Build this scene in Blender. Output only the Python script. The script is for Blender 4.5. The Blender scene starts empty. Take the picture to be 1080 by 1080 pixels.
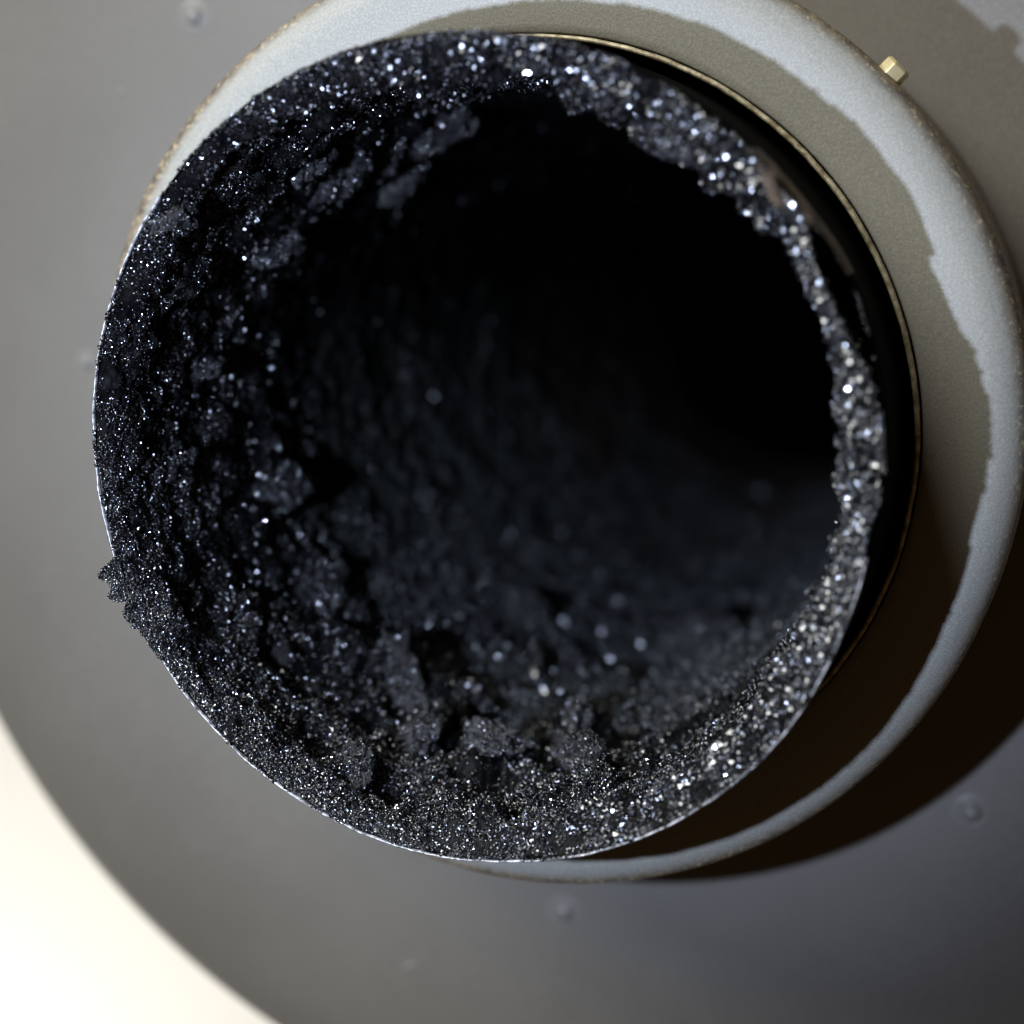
import bpy, bmesh, math, random
import numpy as np
from mathutils import Matrix, Vector, Euler

random.seed(7)
rng = np.random.default_rng(7)
MM = 0.001
sc = bpy.context.scene

# ------------------------------------------------------------------ camera
cam_d = bpy.data.cameras.new('camera')
cam = bpy.data.objects.new('camera', cam_d)
sc.collection.objects.link(cam)
CAM = Vector((95.63, 45.91, 275.4)) * MM
YAW, PITCH = 0.301, -0.186
cam.matrix_world = Matrix.Translation(CAM) @ Matrix.Rotation(YAW, 4, 'Y') @ Matrix.Rotation(PITCH, 4, 'X')
cam_d.sensor_width = 36.0
cam_d.lens = 36.0 * 1728.0 / 1080.0
cam_d.clip_start, cam_d.clip_end = 0.01, 20.0
fwd = (cam.matrix_world.to_3x3() @ Vector((0, 0, -1))).normalized()
cam_d.dof.use_dof = True
cam_d.dof.focus_distance = (Vector((-66, -30, 1)) * MM - CAM).dot(fwd)
cam_d.dof.aperture_fstop = 6.7
cam_d.dof.aperture_blades = 0
sc.camera = cam

# ------------------------------------------------------------------ world, light, exposure
w = bpy.data.worlds.new('World'); sc.world = w; w.use_nodes = True
w.node_tree.nodes['Background'].inputs['Color'].default_value = (1.0, 0.58, 0.26, 1)
w.node_tree.nodes['Background'].inputs['Strength'].default_value = 0.032

def look(o, target):
    d = Vector(target) - o.location
    o.rotation_euler = d.to_track_quat('-Z', 'Y').to_euler()

# hand torch held beside the lens: cool, hard shadows
ld = bpy.data.lights.new('torch_light', 'SPOT')
ld.energy = 5.3; ld.color = (0.73, 0.845, 1.10); ld.shadow_soft_size = 0.0034
ld.spot_size = math.radians(72); ld.spot_blend = 1.0
lo = bpy.data.objects.new('torch_light', ld); sc.collection.objects.link(lo)
lo.location = Vector((-22.3, 17.9, 245)) * MM
look(lo, (-0.030, 0.014, -0.06))
# warm room lamp overhead
ad = bpy.data.lights.new('room_light', 'AREA')
ad.shape = 'DISK'; ad.size = 1.35; ad.energy = 45.0; ad.color = (1.0, 0.98, 0.88)
ao = bpy.data.objects.new('room_light', ad); sc.collection.objects.link(ao)
ao.location = (-0.93, 1.31, 0.99)
look(ao, (0, 0, -0.06))
# added unseen lamp, only there to brighten the white wall behind
bd = bpy.data.lights.new('added_wall_light', 'AREA')
bd.shape = 'DISK'; bd.size = 0.3; bd.energy = 2.35; bd.color = (1.0, 0.975, 0.92)
bo = bpy.data.objects.new('added_wall_light', bd); sc.collection.objects.link(bo)
bo.location = (-0.62, -0.62, -0.22)
look(bo, (-0.2, -0.3, -0.60))

sc.view_settings.view_transform = 'Standard'
sc.view_settings.look = 'None'
sc.view_settings.exposure = 0.0
sc.view_settings.gamma = 1.0
sc.view_settings.use_curve_mapping = False
sc.cycles.use_denoising = True
sc.cycles.denoiser = 'OPENIMAGEDENOISE'
sc.cycles.denoising_input_passes = 'RGB_ALBEDO_NORMAL'
sc.cycles.denoising_prefilter = 'ACCURATE'
sc.cycles.max_bounces = 6
sc.cycles.caustics_reflective = False
sc.cycles.caustics_refractive = False
sc.cycles.sample_clamp_indirect = 2.0
sc.cycles.pixel_filter_type = 'BLACKMAN_HARRIS'
sc.cycles.filter_width = 1.15

# ------------------------------------------------------------------ helpers
def link(name, me, mat=None, parent=None):
    o = bpy.data.objects.new(name, me)
    sc.collection.objects.link(o)
    if mat: me.materials.append(mat)
    if parent: o.parent = parent
    return o

def empty(name, label, cat, loc=(0, 0, 0), group=None):
    o = bpy.data.objects.new(name, None)
    sc.collection.objects.link(o)
    o.location = loc; o.empty_display_size = 0.02
    o['label'] = label; o['category'] = cat
    if group: o['group'] = group
    return o

def np_mesh(name, co, faces, smooth=True):
    """faces: (n,3) or (n,4) int array"""
    me = bpy.data.meshes.new(name)
    n = faces.shape[1]
    me.vertices.add(len(co)); me.vertices.foreach_set('co', np.asarray(co, np.float32).ravel())
    me.loops.add(faces.size); me.loops.foreach_set('vertex_index', faces.astype(np.int32).ravel())
    me.polygons.add(len(faces))
    me.polygons.foreach_set('loop_start', np.arange(0, faces.size, n, dtype=np.int32))
    me.polygons.foreach_set('use_smooth', np.full(len(faces), smooth))
    me.update(calc_edges=True)
    return me

def grid_faces(nt, ns, wrap=True):
    """vertices indexed s*nt + t; normals face the axis when s goes down the inside"""
    t = np.arange(nt if wrap else nt - 1); s = np.arange(ns - 1)
    T, S = np.meshgrid(t, s); T2 = (T + 1) % nt
    return np.stack([S * nt + T, S * nt + T2, (S + 1) * nt + T2, (S + 1) * nt + T], -1).reshape(-1, 4)

def lathe(name, prof, mat, parent, n=256, wob=None, smooth=True):
    """prof: (r, z) in mm, revolved about z; wob(theta, i) -> (dr, dz) in mm"""
    th = np.linspace(0, 2 * np.pi, n, endpoint=False)
    co = []
    for i, (r, z) in enumerate(prof):
        dr, dz = wob(th, i) if wob else (0, 0)
        co.append(np.stack([(r + dr) * np.cos(th), (r + dr) * np.sin(th), z + dz + 0 * th], -1))
    co = np.concatenate(co) * MM
    f = grid_faces(n, len(prof))
    me = np_mesh(name, co, f[:, ::-1], smooth)
    return link(name, me, mat, parent)

def hash3(i, j, k, seed):
    h = (i * 374761393 + j * 668265263 + k * 2147483647 + seed * 1274126177) & 0xFFFFFFFF
    h = ((h ^ (h >> 13)) * 1274126177) & 0xFFFFFFFF
    h = ((h ^ (h >> 16)) * 2246822519) & 0xFFFFFFFF
    return ((h ^ (h >> 15)) & 0xFFFFFF) / float(0xFFFFFF)

def vnoise(p, scale, seed=0):
    """value noise in [-1, 1]; p (n,3) mm, scale = feature size in mm"""
    q = p / scale + 531.7 + seed * 17.31
    f0 = np.floor(q); u = q - f0; i = f0.astype(np.int64)
    u = u * u * u * (u * (u * 6 - 15) + 10)
    out = 0
    for dx in (0, 1):
        wx = u[:, 0] if dx else 1 - u[:, 0]
        for dy in (0, 1):
            wy = u[:, 1] if dy else 1 - u[:, 1]
            for dz in (0, 1):
                wz = u[:, 2] if dz else 1 - u[:, 2]
                out = out + wx * wy * wz * hash3(i[:, 0] + dx, i[:, 1] + dy, i[:, 2] + dz, seed)
    return out * 2 - 1

def fbm(p, scale, octs, seed=0, gain=0.5):
    s, a, t = 0, 1.0, 0
    for o in range(octs):
        s = s + a * vnoise(p, scale / 2 ** o, seed + o * 7); t += a; a *= gain
    return s / t

def ang_interp(th_deg, table):
    a = np.array([x[0] for x in table], float); v = np.array([x[1] for x in table], float)
    a = np.concatenate([a - 360, a, a + 360]); v = np.concatenate([v, v, v])
    return np.interp((th_deg + 180) % 360 - 180, a, v)

# thickness of the soot crust at the mouth, mm, by angle
THICK = [(-180, 2.2), (-150, 2.6), (-120, 3.2), (-90, 4.2), (-70, 5.5), (-50, 6.0), (-25, 6.6), (-5, 6.4), (10, 5.2), (30, 5.0), (50, 6.4), (70, 6.8), (90, 5.8), (115, 4.4), (140, 3.2), (165, 2.3)]
# photo pixel -> inside of the pipe (only used as measurements of where lumps sit)
Rm = np.array(cam.matrix_world.to_3x3())
Cm = np.array(CAM) / MM
def ray(px, py):
    return Rm @ np.array([(px - 540) / 1728., -(py - 540) / 1728., -1.0])
def on_wall(px, py, R=71.0):
    d = ray(px, py)
    a = d[0] ** 2 + d[1] ** 2; b = Cm[0] * d[0] + Cm[1] * d[1]; c = Cm[0] ** 2 + Cm[1] ** 2 - R * R
    t = (-b + math.sqrt(max(b * b - a * c, 0))) / a
    q = Cm + d * t
    return math.degrees(math.atan2(q[1], q[0])), -q[2]
def on_plane(px, py, z):
    d = ray(px, py); q = Cm + d * ((z - Cm[2]) / d[2]); return q

# ------------------------------------------------------------------ materials
def mat(name):
    m = bpy.data.materials.new(name); m.use_nodes = True
    nt = m.node_tree
    return m, nt, nt.nodes['Principled BSDF'], nt.nodes.new('ShaderNodeTexCoord')
def noise(nt, tc, scale, detail=4, rough=0.55, out='Object'):
    n = nt.nodes.new('ShaderNodeTexNoise')
    n.inputs['Scale'].default_value = scale; n.inputs['Detail'].default_value = detail
    n.inputs['Roughness'].default_value = rough
    nt.links.new(tc.outputs[out], n.inputs['Vector'])
    return n.outputs['Fac']
def ramp(nt, fac, stops):
    r = nt.nodes.new('ShaderNodeValToRGB'); e = r.color_ramp.elements
    while len(e) < len(stops): e.new(0.5)
    for el, (p, c) in zip(e, stops):
        el.position = p; el.color = (c, c, c, 1) if not hasattr(c, '__len__') else (*c, 1)
    nt.links.new(fac, r.inputs['Fac'])
    return r.outputs['Color']
def math_n(nt, op, a, b=None, clamp=False):
    n = nt.nodes.new('ShaderNodeMath'); n.operation = op; n.use_clamp = clamp
    for k, v in enumerate((a, b)):
        if v is None: continue
        if hasattr(v, 'is_output'): nt.links.new(v, n.inputs[k])
        else: n.inputs[k].default_value = v
    return n.outputs[0]
def mix(nt, fac, a, b):
    n = nt.nodes.new('ShaderNodeMix'); n.data_type = 'RGBA'
    for sock, v in ((n.inputs['Factor'], fac), (n.inputs['A'], a), (n.inputs['B'], b)):
        pass
    ins = {s.identifier: s for s in n.inputs}
    for key, v in (('Factor_Float', fac), ('A_Color', a), ('B_Color', b)):
        if hasattr(v, 'is_output'): nt.links.new(v, ins[key])
        elif hasattr(v, '__len__'): ins[key].default_value = (*v, 1)
        else: ins[key].default_value = v
    return [o for o in n.outputs if o.identifier == 'Result_Color'][0]
def bump(nt, bs, h, strength, dist):
    b = nt.nodes.new('ShaderNodeBump')
    b.inputs['Strength'].default_value = strength; b.inputs['Distance'].default_value = dist
    nt.links.new(h, b.inputs['Height']); nt.links.new(b.outputs['Normal'], bs.inputs['Normal'])

def paint_material(name, base, var, speck, rough, worn=None, mottle=0.5):
    """grey stove paint with orange-peel grain; worn=(r0, r1): rubbed bare near that radius"""
    m, nt, bs, tc = mat(name)
    big = noise(nt, tc, 26, 3)
    col = mix(nt, ramp(nt, big, [(0.3, 0.0), (0.7, 1.0)]), tuple(c * (1 - var) for c in base), tuple(c * (1 + var) for c in base))
    smudge = noise(nt, tc, 11, 5, 0.6)
    col = mix(nt, math_n(nt, 'MULTIPLY', ramp(nt, smudge, [(0.44, 0.0), (0.70, 1.0)]), mottle), col, tuple(c * 0.45 for c in base))
    fine = noise(nt, tc, 2600, 2)
    col = mix(nt, ramp(nt, fine, [(0.44, 1.0), (0.5, 0.0), (0.57, 0.0)]), col, tuple(c * (1 - speck) for c in base))
    col = mix(nt, ramp(nt, fine, [(0.53, 0.0), (0.62, 1.0)]), col, tuple(c * (1 + speck) for c in base))
    spots = noise(nt, tc, 340, 2)
    col = mix(nt, math_n(nt, 'MULTIPLY', ramp(nt, spots, [(0.70, 0.0), (0.75, 1.0)]), 0.35), col, tuple(c * 0.5 for c in base))
    bs.inputs['Roughness'].default_value = rough
    if worn:
        sx = nt.nodes.new('ShaderNodeSeparateXYZ'); nt.links.new(tc.outputs['Object'], sx.inputs[0])
        r = math_n(nt, 'SQRT', math_n(nt, 'ADD', math_n(nt, 'MULTIPLY', sx.outputs['X'], sx.outputs['X']),
                                      math_n(nt, 'MULTIPLY', sx.outputs['Y'], sx.outputs['Y'])))
        wn = noise(nt, tc, 420, 4, 0.65)
        r2 = math_n(nt, 'ADD', r, math_n(nt, 'MULTIPLY', math_n(nt, 'SUBTRACT', wn, 0.5), 0.0022))
        mr = nt.nodes.new('ShaderNodeMapRange'); mr.inputs['From Min'].default_value = worn[0] * MM
        mr.inputs['From Max'].default_value = worn[1] * MM
        nt.links.new(r2, mr.inputs['Value'])
        brown = mix(nt, ramp(nt, noise(nt, tc, 300, 4), [(0.35, 0.0), (0.65, 1.0)]), (0.085, 0.070, 0.055), (0.24, 0.19, 0.13))
        fib = noise(nt, tc, 900, 5, 0.7)
        brown = mix(nt, ramp(nt, fib, [(0.56, 0.0), (0.62, 1.0)]), brown, (0.62, 0.50, 0.28))
        col = mix(nt, mr.outputs['Result'], col, brown)
    nt.links.new(col, bs.inputs['Base Color'])
    bump(nt, bs, noise(nt, tc, 1500, 3), 0.25, 0.00025)
    return m

M_plate = paint_material('painted_plate_grey', (0.198, 0.188, 0.171), 0.07, 0.16, 0.55)
M_collar = paint_material('painted_collar_grey', (0.318, 0.317, 0.287), 0.04, 0.13, 0.55, worn=(95.2, 97.6), mottle=0.08)

M_rivet = paint_material('painted_rivet_grey', (0.23, 0.222, 0.205), 0.05, 0.10, 0.32, mottle=0.0)

def metal_material(name, c0, c1, rough, scale=300, metallic=1.0):
    m, nt, bs, tc = mat(name)
    n = noise(nt, tc, scale, 5, 0.65)
    nt.links.new(mix(nt, ramp(nt, n, [(0.35, 0.0), (0.65, 1.0)]), c0, c1), bs.inputs['Base Color'])
    bs.inputs['Metallic'].default_value = metallic
    bs.inputs['Roughness'].default_value = rough
    bump(nt, bs, n, 0.4, 0.0004)
    return m
M_hole_rim = metal_material('bare_rim_metal', (0.22, 0.18, 0.10), (0.85, 0.78, 0.58), 0.5, 420, 0.35)
M_bolt = metal_material('brass_zinc', (0.55, 0.43, 0.20), (0.74, 0.64, 0.38), 0.38, 160, 0.6)
M_pipe_lip = metal_material('pipe_lip_steel', (0.02, 0.02, 0.024), (0.78, 0.78, 0.80), 0.40, 700, 0.5)

# black outside of the pipe with a little rust
m, nt, bs, tc = mat('burnt_pipe_metal')
n1 = noise(nt, tc, 70, 5, 0.6)
nt.links.new(mix(nt, ramp(nt, n1, [(0.60, 0.0), (0.72, 1.0)]), (0.0009, 0.0008, 0.0008), (0.006, 0.0035, 0.002)), bs.inputs['Base Color'])
bs.inputs['Roughness'].default_value = 0.9; bs.inputs['Specular IOR Level'].default_value = 0.03
bump(nt, bs, noise(nt, tc, 600, 4), 0.5, 0.0006)
M_pipe = m
m, nt, bs, tc = mat('rusty_pipe_metal')
n1 = noise(nt, tc, 260, 5, 0.6)
nt.links.new(mix(nt, ramp(nt, n1, [(0.40, 0.0), (0.62, 1.0)]), (0.015, 0.011, 0.008), (0.105, 0.072, 0.045)), bs.inputs['Base Color'])
bs.inputs['Roughness'].default_value = 0.7
M_rust = m

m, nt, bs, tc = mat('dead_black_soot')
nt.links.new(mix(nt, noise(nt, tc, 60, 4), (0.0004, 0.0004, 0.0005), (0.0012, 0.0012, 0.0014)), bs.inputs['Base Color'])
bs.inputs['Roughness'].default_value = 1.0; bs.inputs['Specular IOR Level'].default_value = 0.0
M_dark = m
# soot crust: dead black tar; deep low side painted paler, as if light reached it
def soot_material(name, dark, dusty, rough, ior, painted_glow=True):
    m, nt, bs, tc = mat(name)
    n1 = noise(nt, tc, 90, 4, 0.6)
    col = mix(nt, ramp(nt, n1, [(0.45, 0.0), (0.68, 1.0)]), dark, dusty)
    if painted_glow:
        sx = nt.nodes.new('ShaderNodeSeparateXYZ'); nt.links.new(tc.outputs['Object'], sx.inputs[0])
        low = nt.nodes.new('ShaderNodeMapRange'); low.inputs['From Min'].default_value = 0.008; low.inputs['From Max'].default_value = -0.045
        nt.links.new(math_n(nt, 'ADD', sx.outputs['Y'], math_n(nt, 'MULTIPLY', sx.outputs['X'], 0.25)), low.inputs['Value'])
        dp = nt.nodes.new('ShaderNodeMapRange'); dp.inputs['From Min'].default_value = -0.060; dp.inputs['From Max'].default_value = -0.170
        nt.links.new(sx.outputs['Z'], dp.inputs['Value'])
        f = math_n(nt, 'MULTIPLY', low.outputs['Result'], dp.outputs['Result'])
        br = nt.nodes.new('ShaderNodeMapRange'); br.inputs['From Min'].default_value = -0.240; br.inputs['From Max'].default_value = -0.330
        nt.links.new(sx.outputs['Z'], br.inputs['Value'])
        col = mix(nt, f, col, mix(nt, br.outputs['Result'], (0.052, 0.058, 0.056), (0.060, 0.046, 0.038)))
    nt.links.new(col, bs.inputs['Base Color'])
    bs.inputs['Roughness'].default_value = rough; bs.inputs['IOR'].default_value = ior
    return m
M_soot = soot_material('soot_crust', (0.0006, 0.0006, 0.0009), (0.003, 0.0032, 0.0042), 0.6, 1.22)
M_flake = soot_material('soot_flake', (0.008, 0.008, 0.010), (0.040, 0.041, 0.047), 0.65, 1.35, False)
def bead_material(name, c0, c1, r0, r1, ior):
    m, nt, bs, tc = mat(name)
    oi = nt.nodes.new('ShaderNodeObjectInfo')
    nt.links.new(mix(nt, oi.outputs['Random'], c0, c1), bs.inputs['Base Color'])
    mr = nt.nodes.new('ShaderNodeMapRange'); mr.inputs['To Min'].default_value = r0; mr.inputs['To Max'].default_value = r1
    nt.links.new(oi.outputs['Random'], mr.inputs['Value']); nt.links.new(mr.outputs['Result'], bs.inputs['Roughness'])
    bs.inputs['IOR'].default_value = ior
    bs.inputs['Specular Tint'].default_value = (0.91, 0.94, 1.0, 1)
    return m
M_bead = bead_material('soot_bead', (0.0004, 0.0004, 0.0007), (0.0028, 0.003, 0.0042), 0.13, 0.30, 1.95)
M_rim_bead = bead_material('rim_bead', (0.001, 0.001, 0.0018), (0.007, 0.0073, 0.010), 0.18, 0.34, 2.0)
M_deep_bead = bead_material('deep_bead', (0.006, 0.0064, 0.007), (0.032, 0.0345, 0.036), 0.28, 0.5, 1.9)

m, nt, bs, tc = mat('white_wall_paint')
nt.links.new(mix(nt, noise(nt, tc, 8, 3), (0.80, 0.79, 0.76), (0.84, 0.83, 0.80)), bs.inputs['Base Color'])
bs.inputs['Roughness'].default_value = 0.7
bump(nt, bs, noise(nt, tc, 250, 3), 0.15, 0.001)
M_wall = m

# ------------------------------------------------------------------ setting: the wall
bm = bmesh.new()
bmesh.ops.create_grid(bm, x_segments=8, y_segments=8, size=1.6)
me = bpy.data.meshes.new('wall'); bm.to_mesh(me); bm.free()
wall = link('wall', me, M_wall)
wall.location = (0, 0, -0.60)
wall['kind'] = 'structure'
wall['label'] = 'bright white wall behind the grey round plate'

# ------------------------------------------------------------------ round plate
plate = empty('round_plate', 'large round grey painted metal plate with raised rivets, behind the collar', 'metal plate', (0, 0, -0.1095))
ZP = -109.5
def plate_wob(th, i):
    return 0, 0.35 * np.sin(2 * th + 0.6) * (i / 7.0) + 0.15 * np.sin(5 * th + 1.0) * (i / 7.0)
disc = lathe('plate_disc', [(74.8, -0.2), (88, 0), (110, 0.1), (130, 0.1), (150, 0), (170, -0.1), (190, -0.3), (200.5, -0.6), (203.2, -1.2), (204.4, -2.6), (204.2, -4.4), (202, -5.2), (74.8, -5)], M_plate, plate, 360, plate_wob)
# rivets: low domes with a shallow dimple round them
def rivet(x, y, r=2.1, h=1.7, tilt=0.0):
    prof = []
    nrg, nth = 14, 28
    co = [(0, 0, h)]
    for a in range(1, nrg + 1):
        rr = r * 2.2 * a / nrg
        if rr < r: z = h * math.sqrt(max(0, 1 - (rr / r) ** 2)) * 0.92 + 0.04
        else:
            z = 0.25 * math.exp(-((rr - r * 1.5) / (0.35 * r)) ** 2) + 0.04 * (1 - a / nrg) - 0.02
        for k in range(nth):
            t = 2 * math.pi * k / nth
            co.append((rr * math.cos(t), rr * math.sin(t), z))
    f = [(0, 1 + k, 1 + (k + 1) % nth) for k in range(nth)]
    for a in range(nrg - 1):
        for k in range(nth):
            b0 = 1 + a * nth; b1 = b0 + nth; k2 = (k + 1) % nth
            f.append((b0 + k, b1 + k, b1 + k2, b0 + k2))
    me = bpy.data.meshes.new('rivet'); me.from_pydata([tuple(c * MM for c in v) for v in co], [], f); me.update()
    for p in me.polygons: p.use_smooth = True
    return me
riv_me = rivet(0, 0)
for px, py, s in ((205, 18, 1.0), (92, 382, 0.75), (595, 962, 1.1), (1025, 857, 1.1)):
    q = on_plane(px, py, ZP)
    o = link('rivet', riv_me, None, plate)
    if not riv_me.materials: riv_me.materials.append(M_rivet)
    o.location = (q[0] * MM, q[1] * MM, 0.05 * MM); o.scale = (s, s, s)
for px, py in ((432, 1020), (128, 98)):   # two paint nibs
    q = on_plane(px, py, ZP)
    o = link('paint_nib', riv_me, None, plate)
    o.location = (q[0] * MM, q[1] * MM, -0.1 * MM); o.scale = (0.55, 0.35, 0.30); o.rotation_euler = (0, 0, 0.6)

# ------------------------------------------------------------------ collar
ZC = -41.0
collar = empty('flue_collar', 'light grey round collar with worn rounded edge around the black pipe', 'collar', (0, 0, -0.1095))
def ofs(prof): return [(r, z + 109.5) for r, z in prof]
prof = [(78.6, ZC - 12), (78.6, ZC - 0.6), (79.0, ZC - 0.2), (80.5, ZC), (85, ZC), (88, ZC - 0.03), (89.0, ZC - 0.06)]
for k in range(1, 13):
    a = math.pi / 2 * k / 12
    prof.append((90.0 + 7.5 * math.sin(a), ZC - 7.5 + 7.4 * math.cos(a)))
prof += [(97.5, ZC - 10), (97.5, ZC - 30), (97.5, ZC - 60), (97.5, -109.3)]
def col_wob(th, i):
    d = np.degrees(th)
    k = min(1.0, max(0.0, (i - 6) / 8.0))         # the rolled lip is not quite round
    out = ang_interp(d, [(-180, 2.4), (-150, 2.0), (-120, 1.9), (-98, 1.9), (-80, 1.5), (-60, 1.0), (-40, 0.5), (-20, 0.0), (0, 0.8), (20, 1.0), (45, 0.5), (60, 0.6), (115, 0.8), (130, 1.4), (150, 2.6), (165, 2.9)])
    return k * out + 0.08 * np.sin(3 * th + 1) + 0.05 * np.sin(11 * th), 0.1 * np.sin(2 * th)
shell = lathe('collar_shell', ofs(prof), M_collar, collar, 384, col_wob)
# bare metal bead round the hole, slightly uneven
bead = []
for k in range(13):
    a = 2 * math.pi * k / 12
    bead.append((77.8 + 0.55 * math.cos(a), ZC + 0.35 + 0.75 * math.sin(a)))
thn = np.linspace(0, 2 * np.pi, 512, endpoint=False)
pb = np.stack([78 * np.cos(thn), 78 * np.sin(thn), 0 * thn], -1)
bw = 0.16 * vnoise(pb, 2.5, 3) + 0.12 * vnoise(pb, 9, 5)
lathe('hole_rim', ofs(bead), M_hole_rim, collar, 512, lambda th, i: (bw * 0.5, bw))
lathe('gap_blackout', ofs([(78.3, ZC - 1.2), (79.2, ZC - 3), (80, ZC - 12), (80, ZC - 67)][::-1]), M_pipe, collar, 128)  # added black tube that keeps the gap round the pipe dark
# hex bolt, axis radial
def bolt_mesh():
    bm = bmesh.new()
    rr = 2.75
    def ring(r, z, n=6, rot=0): return [bm.verts.new((r * math.cos(2 * math.pi * k / n + rot), r * math.sin(2 * math.pi * k / n + rot), z)) for k in range(n)]
    r0, r1, r2 = ring(rr, 0.25), ring(rr, 2.75), ring(rr * 0.84, 3.25)
    for a, b in ((r0, r1), (r1, r2)):
        for k in range(6): bm.faces.new((a[k], a[(k + 1) % 6], b[(k + 1) % 6], b[k]))
    bm.faces.new(r2); bm.faces.new(r0[::-1])
    es = [e for e in bm.edges]
    bmesh.ops.bevel(bm, geom=es, offset=0.12, segments=2, affect='EDGES', profile=0.6)
    bmesh.ops.scale(bm, verts=bm.verts, vec=(MM, MM, MM))
    me = bpy.data.meshes.new('bolt_head'); bm.to_mesh(me); bm.free(); return me
ang = math.radians(45.2)
bh = link('bolt', bolt_mesh(), M_bolt, collar)
rot = Vector((math.cos(ang), math.sin(ang), 0)).to_track_quat('Z', 'X').to_matrix().to_4x4()
bh.matrix_local = Matrix.Translation(Vector((97.6 * math.cos(ang), 97.6 * math.sin(ang), 109.5 - 50.0)) * MM) @ rot @ Matrix.Rotation(0.80, 4, 'Z')
bh['label'] = 'yellow metal hex bolt head on the edge of the collar'
wz = [(3.2, 0), (3.2, 0.25), (1.2, 0.3)]
wa = lathe('washer', wz, M_bolt, bh, 32)

# ------------------------------------------------------------------ pipe
pipe = empty('flue_pipe', 'black soot clogged round pipe mouth with crumbling glittering crust inside', 'flue pipe')
RIM = [(-180, 74.6), (-163, 74.3), (-142, 74.5), (-120, 75.0), (-100, 75.6), (-60, 75.6), (-40, 75.1), (-21, 73.9), (-8, 73.8), (2, 75.1), (8, 75.2), (20, 75.1), (34, 75.1), (50, 74.8), (67, 75.4), (90, 75.1), (120, 75.4), (150, 74.9)]
NOTCH = [(-180, 0), (9, 0), (12, -3.5), (17, -7.5), (25, -9), (31, -7.0), (35, -2.5), (39, -0.5), (43, 0), (179, 0)]
def rim_r(td): return ang_interp(td, RIM)
def rim_z(td): return ang_interp(td, NOTCH)
nt_ = 720
th = np.linspace(0, 2 * np.pi, nt_, endpoint=False); td = np.degrees(th)
def pipe_wob(th, i):
    d = np.degrees(th); dr = rim_r(d) - 75
    pp = np.stack([75 * np.cos(th), 75 * np.sin(th), 0 * th], -1)
    dz = rim_z(d) + 0.18 * vnoise(pp, 6, 11) + 0.10 * vnoise(pp, 1.6, 12)
    wgt = {0: 1, 1: 1, 2: 1, 3: 1, 4: .6, 5: .2}.get(i, 0)
    return dr * wgt, dz * wgt
pw = lathe('pipe_wall', [(74.35, -4), (74.45, -0.9), (74.6, -0.75), (75.0, -0.8), (75.1, -12), (75.1, -24), (75.1, -60), (75.1, -500)][::1], M_pipe, pipe, nt_, pipe_wob)
def lip_arc(a0, a1, n):
    t = np.radians(np.linspace(a0, a1, n)); d = np.degrees(t); pr = rim_r(d) - 75
    pp = np.stack([75 * np.cos(t), 75 * np.sin(t), 0 * t], -1)
    dz = rim_z(d) + 0.22 * vnoise(pp, 5, 21) + 0.12 * vnoise(pp, 1.5, 22)
    wv = 0.10 * vnoise(pp, 3, 23)
    co = []
    for r, z in [(74.72, -0.5), (74.76, 0.06), (74.90, 0.12), (75.12, -0.02), (75.2, -0.8)]:
        co.append(np.stack([(r + pr + wv) * np.cos(t), (r + pr + wv) * np.sin(t), z + dz], -1))
    return np_mesh('pipe_lip', np.concatenate(co) * MM, grid_faces(n, 5, False)[:, ::-1])
link('pipe_lip', lip_arc(141, 197, 300), M_pipe_lip, pipe)
link('pipe_lip', lip_arc(214, 350, 700), M_pipe_lip, pipe)
# burnt, bent lip on the upper right: a brown sloping strip outside the crust
ra = np.radians(np.linspace(27, 47, 90)); rv = np.linspace(0, 1, 9)
da_ = np.degrees(ra)
taper = np.interp(da_, [27, 33, 36, 40, 44, 47], [0.0, 0.03, 0.4, 1.0, 0.6, 0.1])
co = []
for v in rv:
    r = 75.3 - 3.4 * taper * (1 - v); z = rim_z(da_) * 0.7 + 0.3 - 2.4 * taper * v ** 1.6
    pp = np.stack([r * np.cos(ra), r * np.sin(ra), z], -1)
    z = z + 0.25 * vnoise(pp, 2.5, 4); r = r + 0.15 * vnoise(pp, 3, 5)
    co.append(np.stack([r * np.cos(ra), r * np.sin(ra), z], -1))
r = 75.35 + 0 * ra
co.append(np.stack([r * np.cos(ra), r * np.sin(ra), rim_z(da_) - 9], -1))
link('rusty_lip', np_mesh('rusty_lip', np.concatenate(co) * MM, grid_faces(90, 10, False)[:, ::-1]), M_rust, pipe)['label'] = 'brown burnt lip of the pipe at upper right'

# ------------------------------------------------------------------ soot crust
NT, NS = 1050, 440
s = np.linspace(0, 1, NS)
DEP = 90.0 * s ** 1.35 + 430.0 * s ** 6          # nominal depth below the lip, mm
th = np.linspace(0, 2 * np.pi, NT, endpoint=False)
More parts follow.
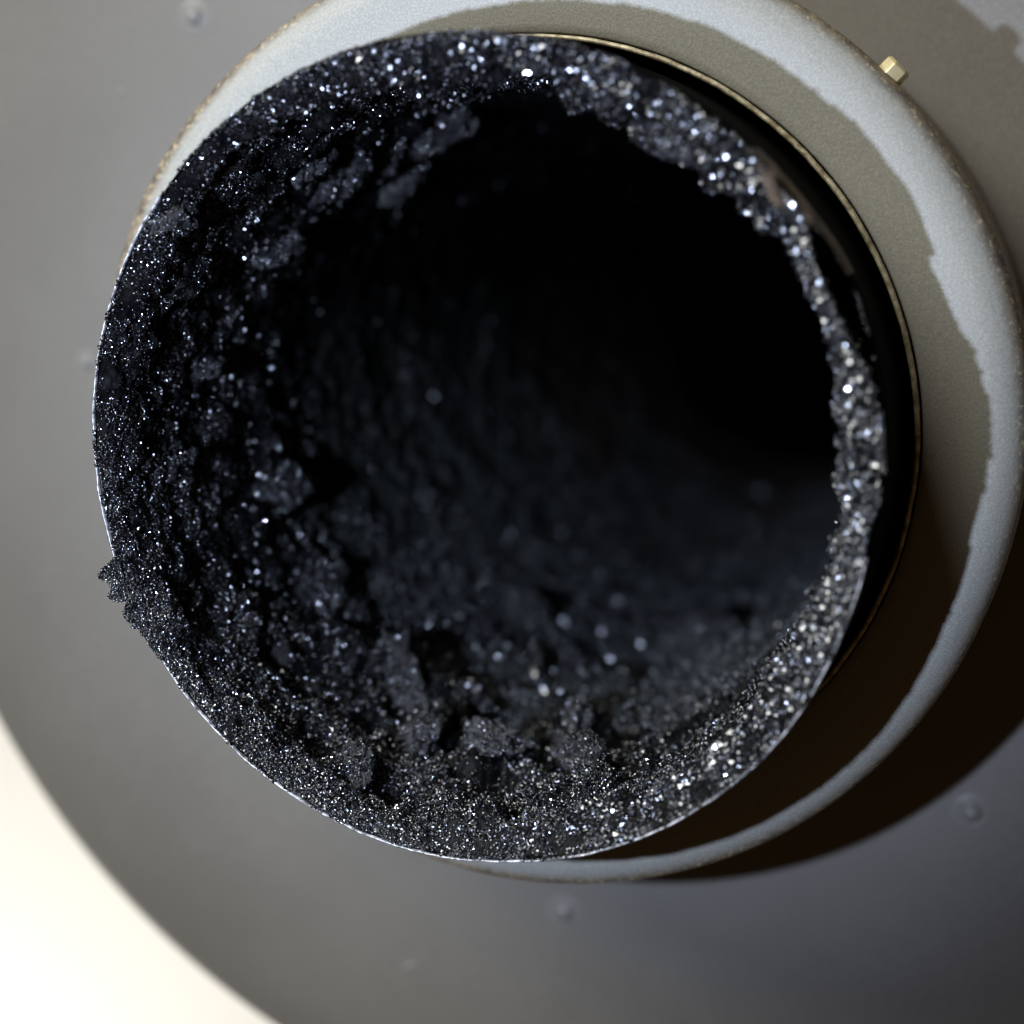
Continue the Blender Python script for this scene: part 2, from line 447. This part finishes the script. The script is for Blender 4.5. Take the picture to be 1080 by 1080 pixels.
# places where clods stand out (+) or hollows bite in (-): photo pixel, radius mm, height mm
CLODS = [(425, 192, 4, 3.5), (480, 132, 5, 4), (325, 180, 4, 3), (415, 165, 4, 2.5), (295, 265, 4, 2.5), (222, 385, 4, 2.5),
         (190, 490, 4, 2.5), (292, 490, 6, 2), (330, 600, 7, 2), (420, 700, 6, 5), (470, 725, 6, 4), (370, 680, 6, 4), (180, 235, 5, 3),
         (520, 800, 8, 6), (610, 775, 7, 7.5), (620, 830, 6, 4), (455, 770, 5, 5), (380, 800, 5, 4), (730, 640, 9, 5), (560, 640, 8, 4),
         (545, 700, 7, 4), (640, 720, 8, 4.5), (770, 690, 9, 4), (500, 860, 5, 2), (240, 620, 5, 2.5), (210, 300, 5, 2), (265, 560, 5, 3),
         (694, 762, 6.0, -3), (690, 785, 5.5, -2.5), (676, 808, 4.5, -2), (663, 832, 3.2, -1.5), (482, 768, 5.0, -4), (470, 790, 3.5, -2), (415, 835, 4, -2.5), (545, 745, 6, -5), (640, 738, 6, -5), (345, 765, 5, -4), (325, 715, 5, -4), (395, 760, 4, -4), (530, 830, 4, -3), 
         (540, 750, 5, -4), (350, 330, 10, -3), (420, 740, 3, -4), (200, 560, 4, -2), (300, 690, 4, -3)]
def crust(thv, dep, out=False):
    """point(s) of the crust; thv radians, dep nominal depth mm"""
    d = np.degrees(thv)
    R0 = rim_r(d) - 0.32
    base = np.stack([R0 * np.cos(thv), R0 * np.sin(thv), -dep], -1)
    T = ang_interp(d, THICK) * (1 + 0.42 * vnoise(base, 11, 40) + 0.30 * vnoise(base, 4.5, 41))
    dd = np.maximum(dep, 0)
    g = 1 - np.exp(-(dd / (0.55 * T + 0.6)) ** 1.15)            # rounded shoulder
    fall = 0.35 + 0.65 * np.exp(-np.maximum(dd - T, 0) / (9 + 2.2 * T))
    h = T * g * fall
    lump = 3.0 * fbm(base, 15, 3, 50) + 3.2 * np.abs(fbm(base, 7, 3, 60)) + 1.6 * np.maximum(fbm(base, 4, 2, 65), 0)
    amp = np.clip(dd / 7.0, 0.12, 1) * np.interp(dd, [70, 110], [1.0, 0.55])
    h = h + lump * amp
    for (cd, cz, cr, ch) in CL:
        da = ((d - cd + 180) % 360 - 180) * math.pi / 180 * 71
        e = np.sqrt(da ** 2 + (dep - cz) ** 2) / cr
        m_ = e < 2.2
        if m_.any():
            bb = base[m_]
            ee = e[m_] * (1 + 0.35 * vnoise(bb, 3.5, 70))
            h[m_] += ch * np.clip(dd[m_] / 7.0 - 0.25, 0, 1) / (1 + np.exp((ee - 1) * 6.5))
    fine = 1.35 * fbm(base, 2.8, 3, 80, 0.6) + 0.35 * vnoise(base, 0.7, 90)
    h = h + fine * np.clip(dd / 3.0, 0.16, 1) * 0.9
    h = np.maximum(h, 0.15 + 0.1 * fine)
    # overhanging clump on the lip, lower left
    da = (d + 161 + 180) % 360 - 180
    over = 4.0 * np.where(da < 0, np.exp(-(da / 1.3) ** 2), np.exp(-(da / 8.5) ** 1.6)) * np.exp(-dd / 2.5)
    over = over * (1 + 0.5 * vnoise(base, 2.0, 95) + 0.3 * vnoise(base, 0.9, 96))
    r = R0 - h + over
    # where the lip is burnt away the crust stands alone, a little inside
    r = r - 2.6 * np.exp(-((((d - 25 + 180) % 360 - 180)) / 9.5) ** 4) * np.exp(-dd / 7.0)
    z = -dep - 0.45 + (0.45 * vnoise(base, 7, 97) + 0.18 * vnoise(base, 1.3, 98)) * np.exp(-dd / 4.0) + 0.55 * fbm(base, 1.6, 2, 99) * np.clip(dd / 5, 0, 1)
    z = z + np.where(over > 0.2, 1.7 * np.minimum(over / 1.5, 1), 0)
    z = np.where(dep < 0.05, np.minimum(z, 0.4), z)
    return np.stack([r * np.cos(thv), r * np.sin(thv), z], -1)
CL = []
def make_picker():
    tt, dd = np.meshgrid(np.linspace(-np.pi, np.pi, 500, endpoint=False), 150.0 * np.linspace(0, 1, 260) ** 1.3)
    tt, dd = tt.ravel(), dd.ravel()
    pts = crust(tt, dd)
    c = (pts - Cm) @ Rm
    return tt, dd, pts, 540 + 1728 * c[:, 0] / -c[:, 2], 540 - 1728 * c[:, 1] / -c[:, 2], -c[:, 2]
def pick(pk, px, py):
    tt, dd, pts, u, v, w = pk
    e = np.hypot(u - px, v - py); k = np.where(e < 7)[0]
    k = k[np.argmin(w[k] + e[k] * 0.3)] if len(k) else np.argmin(e)
    return math.degrees(tt[k]), float(dd[k]), pts[k]
pk0 = make_picker()
CL += [pick(pk0, px, py)[:2] + (cr, ch) for px, py, cr, ch in CLODS]
co = np.empty((NS, NT, 3))
for i0 in range(0, NS, 40):
    i1 = min(NS, i0 + 40)
    TT, DD = np.meshgrid(th, DEP[i0:i1])
    co[i0:i1] = crust(TT.ravel(), DD.ravel()).reshape(i1 - i0, NT, 3)
sco = co.reshape(-1, 3)
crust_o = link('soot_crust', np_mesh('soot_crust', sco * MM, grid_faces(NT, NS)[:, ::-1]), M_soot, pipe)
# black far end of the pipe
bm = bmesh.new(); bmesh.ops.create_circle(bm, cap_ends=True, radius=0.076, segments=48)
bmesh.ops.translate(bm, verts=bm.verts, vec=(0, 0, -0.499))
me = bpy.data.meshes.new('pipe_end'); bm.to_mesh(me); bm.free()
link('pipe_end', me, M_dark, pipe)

# ------------------------------------------------------------------ flakes: clods one can pick out on the crust
FLAKES = [(425, 196, 5.0, 2.4, 20), (478, 136, 6.0, 3.0, -20), (325, 182, 4.5, 2.4, 30), (376, 190, 5.5, 2.2, -30), (222, 388, 4.0, 2.0, 80),
          (188, 490, 4.0, 1.6, 70), (300, 520, 7.5, 1.2, 85), (345, 620, 9.0, 1.3, 55), (418, 700, 6.0, 3.4, 30), (182, 232, 4.0, 2.6, 40),
          (525, 775, 6.5, 3.5, 0), (610, 768, 6.5, 4.5, 85), (622, 800, 6.5, 4.5, 75), (596, 792, 5.5, 3.5, 60), (450, 770, 5.5, 4.5, 80), (378, 806, 5.0, 3.5, 70), (735, 650, 9.0, 3.4, 20),
          (590, 690, 8.0, 3.0, 0), (700, 150, 5.0, 2.5, -30), (405, 170, 6.0, 2.2, -25), (455, 145, 6.0, 2.6, -20), (300, 265, 4.5, 2.2, 60), (345, 205, 4.0, 2.0, 10), (445, 735, 7.0, 2.6, 20), (500, 735, 6.0, 2.4, 0)]
ico = bmesh.new(); bmesh.ops.create_icosphere(ico, subdivisions=5, radius=1.0)
ico.verts.ensure_lookup_table()
IV = np.array([v.co[:] for v in ico.verts]); IF = np.array([[v.index for v in f.verts] for f in ico.faces]); ico.free()
flake_pts = []; flake_id = []
pk1 = make_picker()
for k, (px, py, cr, ch, rotd) in enumerate(FLAKES):
    a, dz, c0 = pick(pk1, px, py); t = math.radians(a)
    inn = np.array([-math.cos(t), -math.sin(t), 0.25]); inn /= np.linalg.norm(inn)
    tan = np.array([-math.sin(t), math.cos(t), 0.0]); up = np.cross(tan, inn)
    cr_, sr_ = math.cos(math.radians(rotd)), math.sin(math.radians(rotd))
    e1 = tan * cr_ + up * sr_; e2 = -tan * sr_ + up * cr_
    q = IV * (1 + 0.95 * fbm(IV * 5 + k * 20, 5.0, 4, 200 + k, 0.6)[:, None])
    v = c0 + (q[:, :1] * e1 * cr * 1.2 + q[:, 1:2] * e2 * cr * 0.55 + q[:, 2:] * inn * ch)
    v = v + 1.1 * np.stack([fbm(v, 1.4, 3, 300 + j) for j in range(3)], -1)
    rv_ = np.hypot(v[:, 0], v[:, 1]); lim = rim_r(np.degrees(np.arctan2(v[:, 1], v[:, 0]))) - 0.4
    v[:, :2] *= np.minimum(1, lim / rv_)[:, None]; v[:, 2] = np.minimum(v[:, 2], -0.4)
    link('soot_flake', np_mesh('soot_flake', v * MM, IF), M_flake, pipe)
    tri = IF[rng.integers(0, len(IF), int(cr * cr * 120))]
    wgt = rng.dirichlet((1, 1, 1), len(tri))[:, :, None]
    flake_pts.append((v[tri] * wgt).sum(1)); flake_id.append(np.full(len(tri), k))

# ------------------------------------------------------------------ soot grains: loose beads all over the crust
def bead_cloud(name, pts, rad, material, subdiv=2):
    n = len(pts)
    me = bpy.data.meshes.new(name)
    me.vertices.add(n); me.vertices.foreach_set('co', (pts * MM).astype(np.float32).ravel())
    sc_ = (rad[:, None] * MM * rng.uniform(0.65, 1.2, (n, 3))).astype(np.float32)
    at = me.attributes.new('bead_scale', 'FLOAT_VECTOR', 'POINT'); at.data.foreach_set('vector', sc_.ravel())
    at = me.attributes.new('bead_turn', 'FLOAT_VECTOR', 'POINT'); at.data.foreach_set('vector', rng.uniform(0, 6.28, (n, 3)).astype(np.float32).ravel())
    me.update()
    o = link(name, me, material, pipe)
    o['kind'] = 'stuff'
    g = bpy.data.node_groups.new(name, 'GeometryNodeTree')
    g.interface.new_socket('Geometry', in_out='INPUT', socket_type='NodeSocketGeometry')
    g.interface.new_socket('Geometry', in_out='OUTPUT', socket_type='NodeSocketGeometry')
    N = g.nodes.new
    gi, go = N('NodeGroupInput'), N('NodeGroupOutput')
    ics = N('GeometryNodeMeshIcoSphere'); ics.inputs['Radius'].default_value = 1.0; ics.inputs['Subdivisions'].default_value = subdiv
    sm = N('GeometryNodeSetMaterial'); sm.inputs['Material'].default_value = material
    sp = N('GeometryNodeSetPosition'); nz = N('ShaderNodeTexNoise'); nz.inputs['Scale'].default_value = 1.3
    sub = N('ShaderNodeVectorMath'); sub.operation = 'SUBTRACT'; sub.inputs[1].default_value = (0.5, 0.5, 0.5)
    g.links.new(nz.outputs['Color'], sub.inputs[0]); g.links.new(sub.outputs[0], sp.inputs['Offset'])
    m2p = N('GeometryNodeMeshToPoints'); inst = N('GeometryNodeInstanceOnPoints')
    a1 = N('GeometryNodeInputNamedAttribute'); a1.data_type = 'FLOAT_VECTOR'; a1.inputs['Name'].default_value = 'bead_scale'
    a2 = N('GeometryNodeInputNamedAttribute'); a2.data_type = 'FLOAT_VECTOR'; a2.inputs['Name'].default_value = 'bead_turn'
    e2r = N('FunctionNodeEulerToRotation')
    L = g.links.new
    L(ics.outputs['Mesh'], sp.inputs['Geometry']); L(sp.outputs['Geometry'], sm.inputs['Geometry'])
    L(gi.outputs[0], m2p.inputs['Mesh']); L(m2p.outputs['Points'], inst.inputs['Points'])
    L(sm.outputs['Geometry'], inst.inputs['Instance'])
    L(a2.outputs['Attribute'], e2r.inputs[0]); L(e2r.outputs[0], inst.inputs['Rotation']); L(a1.outputs['Attribute'], inst.inputs['Scale'])
    L(inst.outputs['Instances'], go.inputs[0])
    md = o.modifiers.new('beads', 'NODES'); md.node_group = g
    return o

def sample_crust(n, s_lo, s_hi, power=1.0):
    si = s_lo + (s_hi - s_lo) * rng.random(n) ** power; ti = rng.random(n) * NT
    i0 = np.minimum(si.astype(int), NS - 2); j0 = ti.astype(int) % NT; j1 = (j0 + 1) % NT
    fu = (si - i0)[:, None]; fv = (ti - np.floor(ti))[:, None]
    P = (co[i0, j0] * (1 - fv) + co[i0, j1] * fv) * (1 - fu) + (co[i0 + 1, j0] * (1 - fv) + co[i0 + 1, j1] * fv) * fu
    return P, np.degrees(np.arctan2(P[:, 1], P[:, 0]))
def inward(P):
    rr = np.hypot(P[:, 0], P[:, 1]) + 1e-6
    return np.stack([-P[:, 0] / rr, -P[:, 1] / rr, np.full(len(P), 0.3)], -1)
def hollow_shade(P, dg):  # strips grains so bare black crust stands in for shade in hollows
    k = np.ones(len(P))
    for (cd, cz, cr, ch) in CL:
        if ch < 0:
            d2 = (((dg - cd + 180) % 360 - 180) * 1.24) ** 2 + (-P[:, 2] - cz) ** 2
            k *= 1 - np.exp(-d2 / (1.0 * cr) ** 2)
    return k
S = lambda depth: float(np.interp(depth, DEP, np.arange(NS)))
# mouth and upper wall
P, dg = sample_crust(620000, 0, S(75), 1.0)
cl = fbm(P, 10, 3, 120)
dens = 0.50 + 1.7 * cl + 1.2 * fbm(P, 3.2, 2, 130)
dens += ang_interp(dg, [(-180, -0.10), (-140, 0.10), (-90, 0.15), (-40, 0.25), (0, 0.2), (50, 0.1), (90, -0.08), (120, -0.36), (160, -0.36)])
keep = rng.random(len(P)) < np.clip(dens, 0.03, 1.0) * hollow_shade(P, dg) * 0.50
P, dg, cl = P[keep], dg[keep], cl[keep]
rad = np.clip(np.exp(rng.normal(math.log(0.19), 0.38, len(P))), 0.08, 0.5)
rad *= np.where(cl > 0.18, 0.8, 1.05) * (1 + np.clip(-P[:, 2] / 120, 0, 0.5))
P = P + inward(P) * (rad * rng.uniform(0.0, 1.0, len(P)))[:, None]
FP = np.concatenate(flake_pts); FI = np.concatenate(flake_id); FR = np.clip(np.exp(rng.normal(math.log(0.15), 0.35, len(FP))), 0.07, 0.4)
# keep the big-bead lip for its own cloud
big = (ang_interp(dg, [(-180, 0), (-75, 0), (-60, 1), (80, 1), (110, 0.0), (179, 0)]) > rng.random(len(P))) & (-P[:, 2] < 7.5)
Q, Qr = P[~big], rad[~big]
et = np.radians(rng.uniform(-164.5, -141, 5200)); ed = rng.random(5200) ** 2 * 3.5
E1 = crust(et, ed); E1 = E1 + rng.normal(0, 0.14, E1.shape)
lt = rng.uniform(-math.pi, math.pi, 9000); lr = rim_r(np.degrees(lt))
lz = rim_z(np.degrees(lt)) + rng.uniform(-0.35, 0.12, len(lt)); lr = lr + rng.normal(-0.25, 0.16, len(lt))
E2 = np.stack([lr * np.cos(lt), lr * np.sin(lt), lz], -1)
E2 = E2[(fbm(E2, 6, 2, 170) + 0.6 * vnoise(E2, 1.8, 171) > 0.02) & (lr < 75.35)]
EX = np.concatenate([E1, E2]); ER = np.clip(np.exp(rng.normal(math.log(0.15), 0.35, len(EX))), 0.07, 0.32)
bead_cloud('soot_grains', np.concatenate([Q, FP, EX]), np.concatenate([Qr, FR, ER]), M_bead)
B = P[big][rng.random(big.sum()) < 0.13]
bead_cloud('rim_grains', B, np.clip(np.exp(rng.normal(math.log(0.36), 0.45, len(B))), 0.15, 0.95), M_rim_bead)
# deep inside: dull paler beads, thinned on the upper side to imitate shade, a few wet drops low down
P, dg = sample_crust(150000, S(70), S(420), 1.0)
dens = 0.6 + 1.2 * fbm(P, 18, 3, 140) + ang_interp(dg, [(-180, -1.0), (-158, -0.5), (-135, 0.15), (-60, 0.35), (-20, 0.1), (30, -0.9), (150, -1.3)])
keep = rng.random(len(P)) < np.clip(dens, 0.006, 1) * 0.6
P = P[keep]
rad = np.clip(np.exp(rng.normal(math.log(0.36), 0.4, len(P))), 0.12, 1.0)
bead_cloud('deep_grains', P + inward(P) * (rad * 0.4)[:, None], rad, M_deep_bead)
# ------------------------------------------------------------------ tar crystals: flat shiny facets among the beads
def octas(centres, radii):
    n = len(centres)
    base = np.array([(1, 0, 0), (-1, 0, 0), (0, 1, 0), (0, -1, 0), (0, 0, 1), (0, 0, -1)], float)
    v = base[None] * rng.uniform(0.55, 1.15, (n, 1, 3)) * rng.uniform(0.75, 1.25, (n, 6, 1)) + rng.normal(0, 0.16, (n, 6, 3))
    q = rng.normal(size=(n, 4)); q /= np.linalg.norm(q, axis=1, keepdims=True)
    a, b, c, d = q.T
    Rq = np.stack([np.stack([a*a+b*b-c*c-d*d, 2*(b*c-a*d), 2*(b*d+a*c)], -1),
                   np.stack([2*(b*c+a*d), a*a-b*b+c*c-d*d, 2*(c*d-a*b)], -1),
                   np.stack([2*(b*d-a*c), 2*(c*d+a*b), a*a-b*b-c*c+d*d], -1)], 1)
    v = np.einsum('nij,nkj->nki', Rq, v) * radii[:, None, None] + centres[:, None, :]
    f = np.array([(0, 2, 4), (2, 1, 4), (1, 3, 4), (3, 0, 4), (2, 0, 5), (1, 2, 5), (3, 1, 5), (0, 3, 5)])
    return v.reshape(-1, 3), (f[None] + (np.arange(n) * 6)[:, None, None]).reshape(-1, 3)
def crystal_material(name, r0, r1, ior):
    m, nt, bs, tc = mat(name)
    bs.inputs['Base Color'].default_value = (0.0015, 0.0015, 0.0025, 1)
    nt.links.new(ramp(nt, noise(nt, tc, 900, 2), [(0.35, r0), (0.65, r1)]), bs.inputs['Roughness'])
    bs.inputs['IOR'].default_value = ior
    bs.inputs['Specular Tint'].default_value = (0.91, 0.94, 1.0, 1)
    return m
M_crystal = crystal_material('tar_crystal', 0.17, 0.30, 3.2)
M_rim_crystal = crystal_material('rim_crystal', 0.18, 0.30, 3.1)
P, dg = sample_crust(330000, 0, S(60), 1.0)
dens = 0.25 + 0.8 * fbm(P, 7, 3, 160) + 0.4 * vnoise(P, 1.8, 161) + ang_interp(dg, [(-180, 0.05), (-90, 0.14), (0, 0.14), (60, 0.18), (90, 0.20), (120, 0.10), (150, 0.0)])
keep = rng.random(len(P)) < np.clip(dens, 0.01, 1) * hollow_shade(P, dg) * 0.85
P, dg = P[keep], dg[keep]
P = np.concatenate([P, FP[rng.random(len(FP)) < np.where(np.isin(FI, (11, 12, 13)), 0.45, 0.12)]]); dg = np.degrees(np.arctan2(P[:, 1], P[:, 0]))
on_rim = (ang_interp(dg, [(-180, 0), (-75, 0), (-55, 1), (80, 1), (110, 0.3), (140, 0), (179, 0)]) > rng.random(len(P))) & (-P[:, 2] < 8) & (np.hypot(P[:, 0], P[:, 1]) < 74.2)
A = P[~on_rim]; ra_ = np.clip(np.exp(rng.normal(math.log(0.17), 0.38, len(A))), 0.08, 0.45)
v, f = octas(A + inward(A) * (ra_ * 0.7)[:, None], ra_)
o = link('tar_crystals', np_mesh('tar_crystals', v * MM, f, False), M_crystal, pipe); o['kind'] = 'stuff'
A = P[on_rim]; A = A[rng.random(len(A)) < 0.66]; ra_ = np.clip(np.exp(rng.normal(math.log(0.39), 0.35, len(A))), 0.2, 0.9)
v, f = octas(A + inward(A) * (ra_ * 0.7)[:, None], ra_)
o = link('rim_crystals', np_mesh('rim_crystals', v * MM, f, False), M_rim_crystal, pipe); o['kind'] = 'stuff'
P, dg = sample_crust(40000, S(85), S(240), 1.0)
low = np.exp(-((((dg + 104 + 180) % 360) - 180) / 24.0) ** 2) + 0.01
P = P[rng.random(len(P)) < np.clip(0.30 * low, 0, 1)]
ra_ = np.clip(np.exp(rng.normal(math.log(0.55), 0.45, len(P))), 0.2, 1.1)
v, f = octas(P + inward(P) * (ra_ * 0.7)[:, None], ra_)
o = link('deep_crystals', np_mesh('deep_crystals', v * MM, f, False), M_rim_crystal, pipe); o['kind'] = 'stuff'
print('crystals', len(v) // 6, len(P))
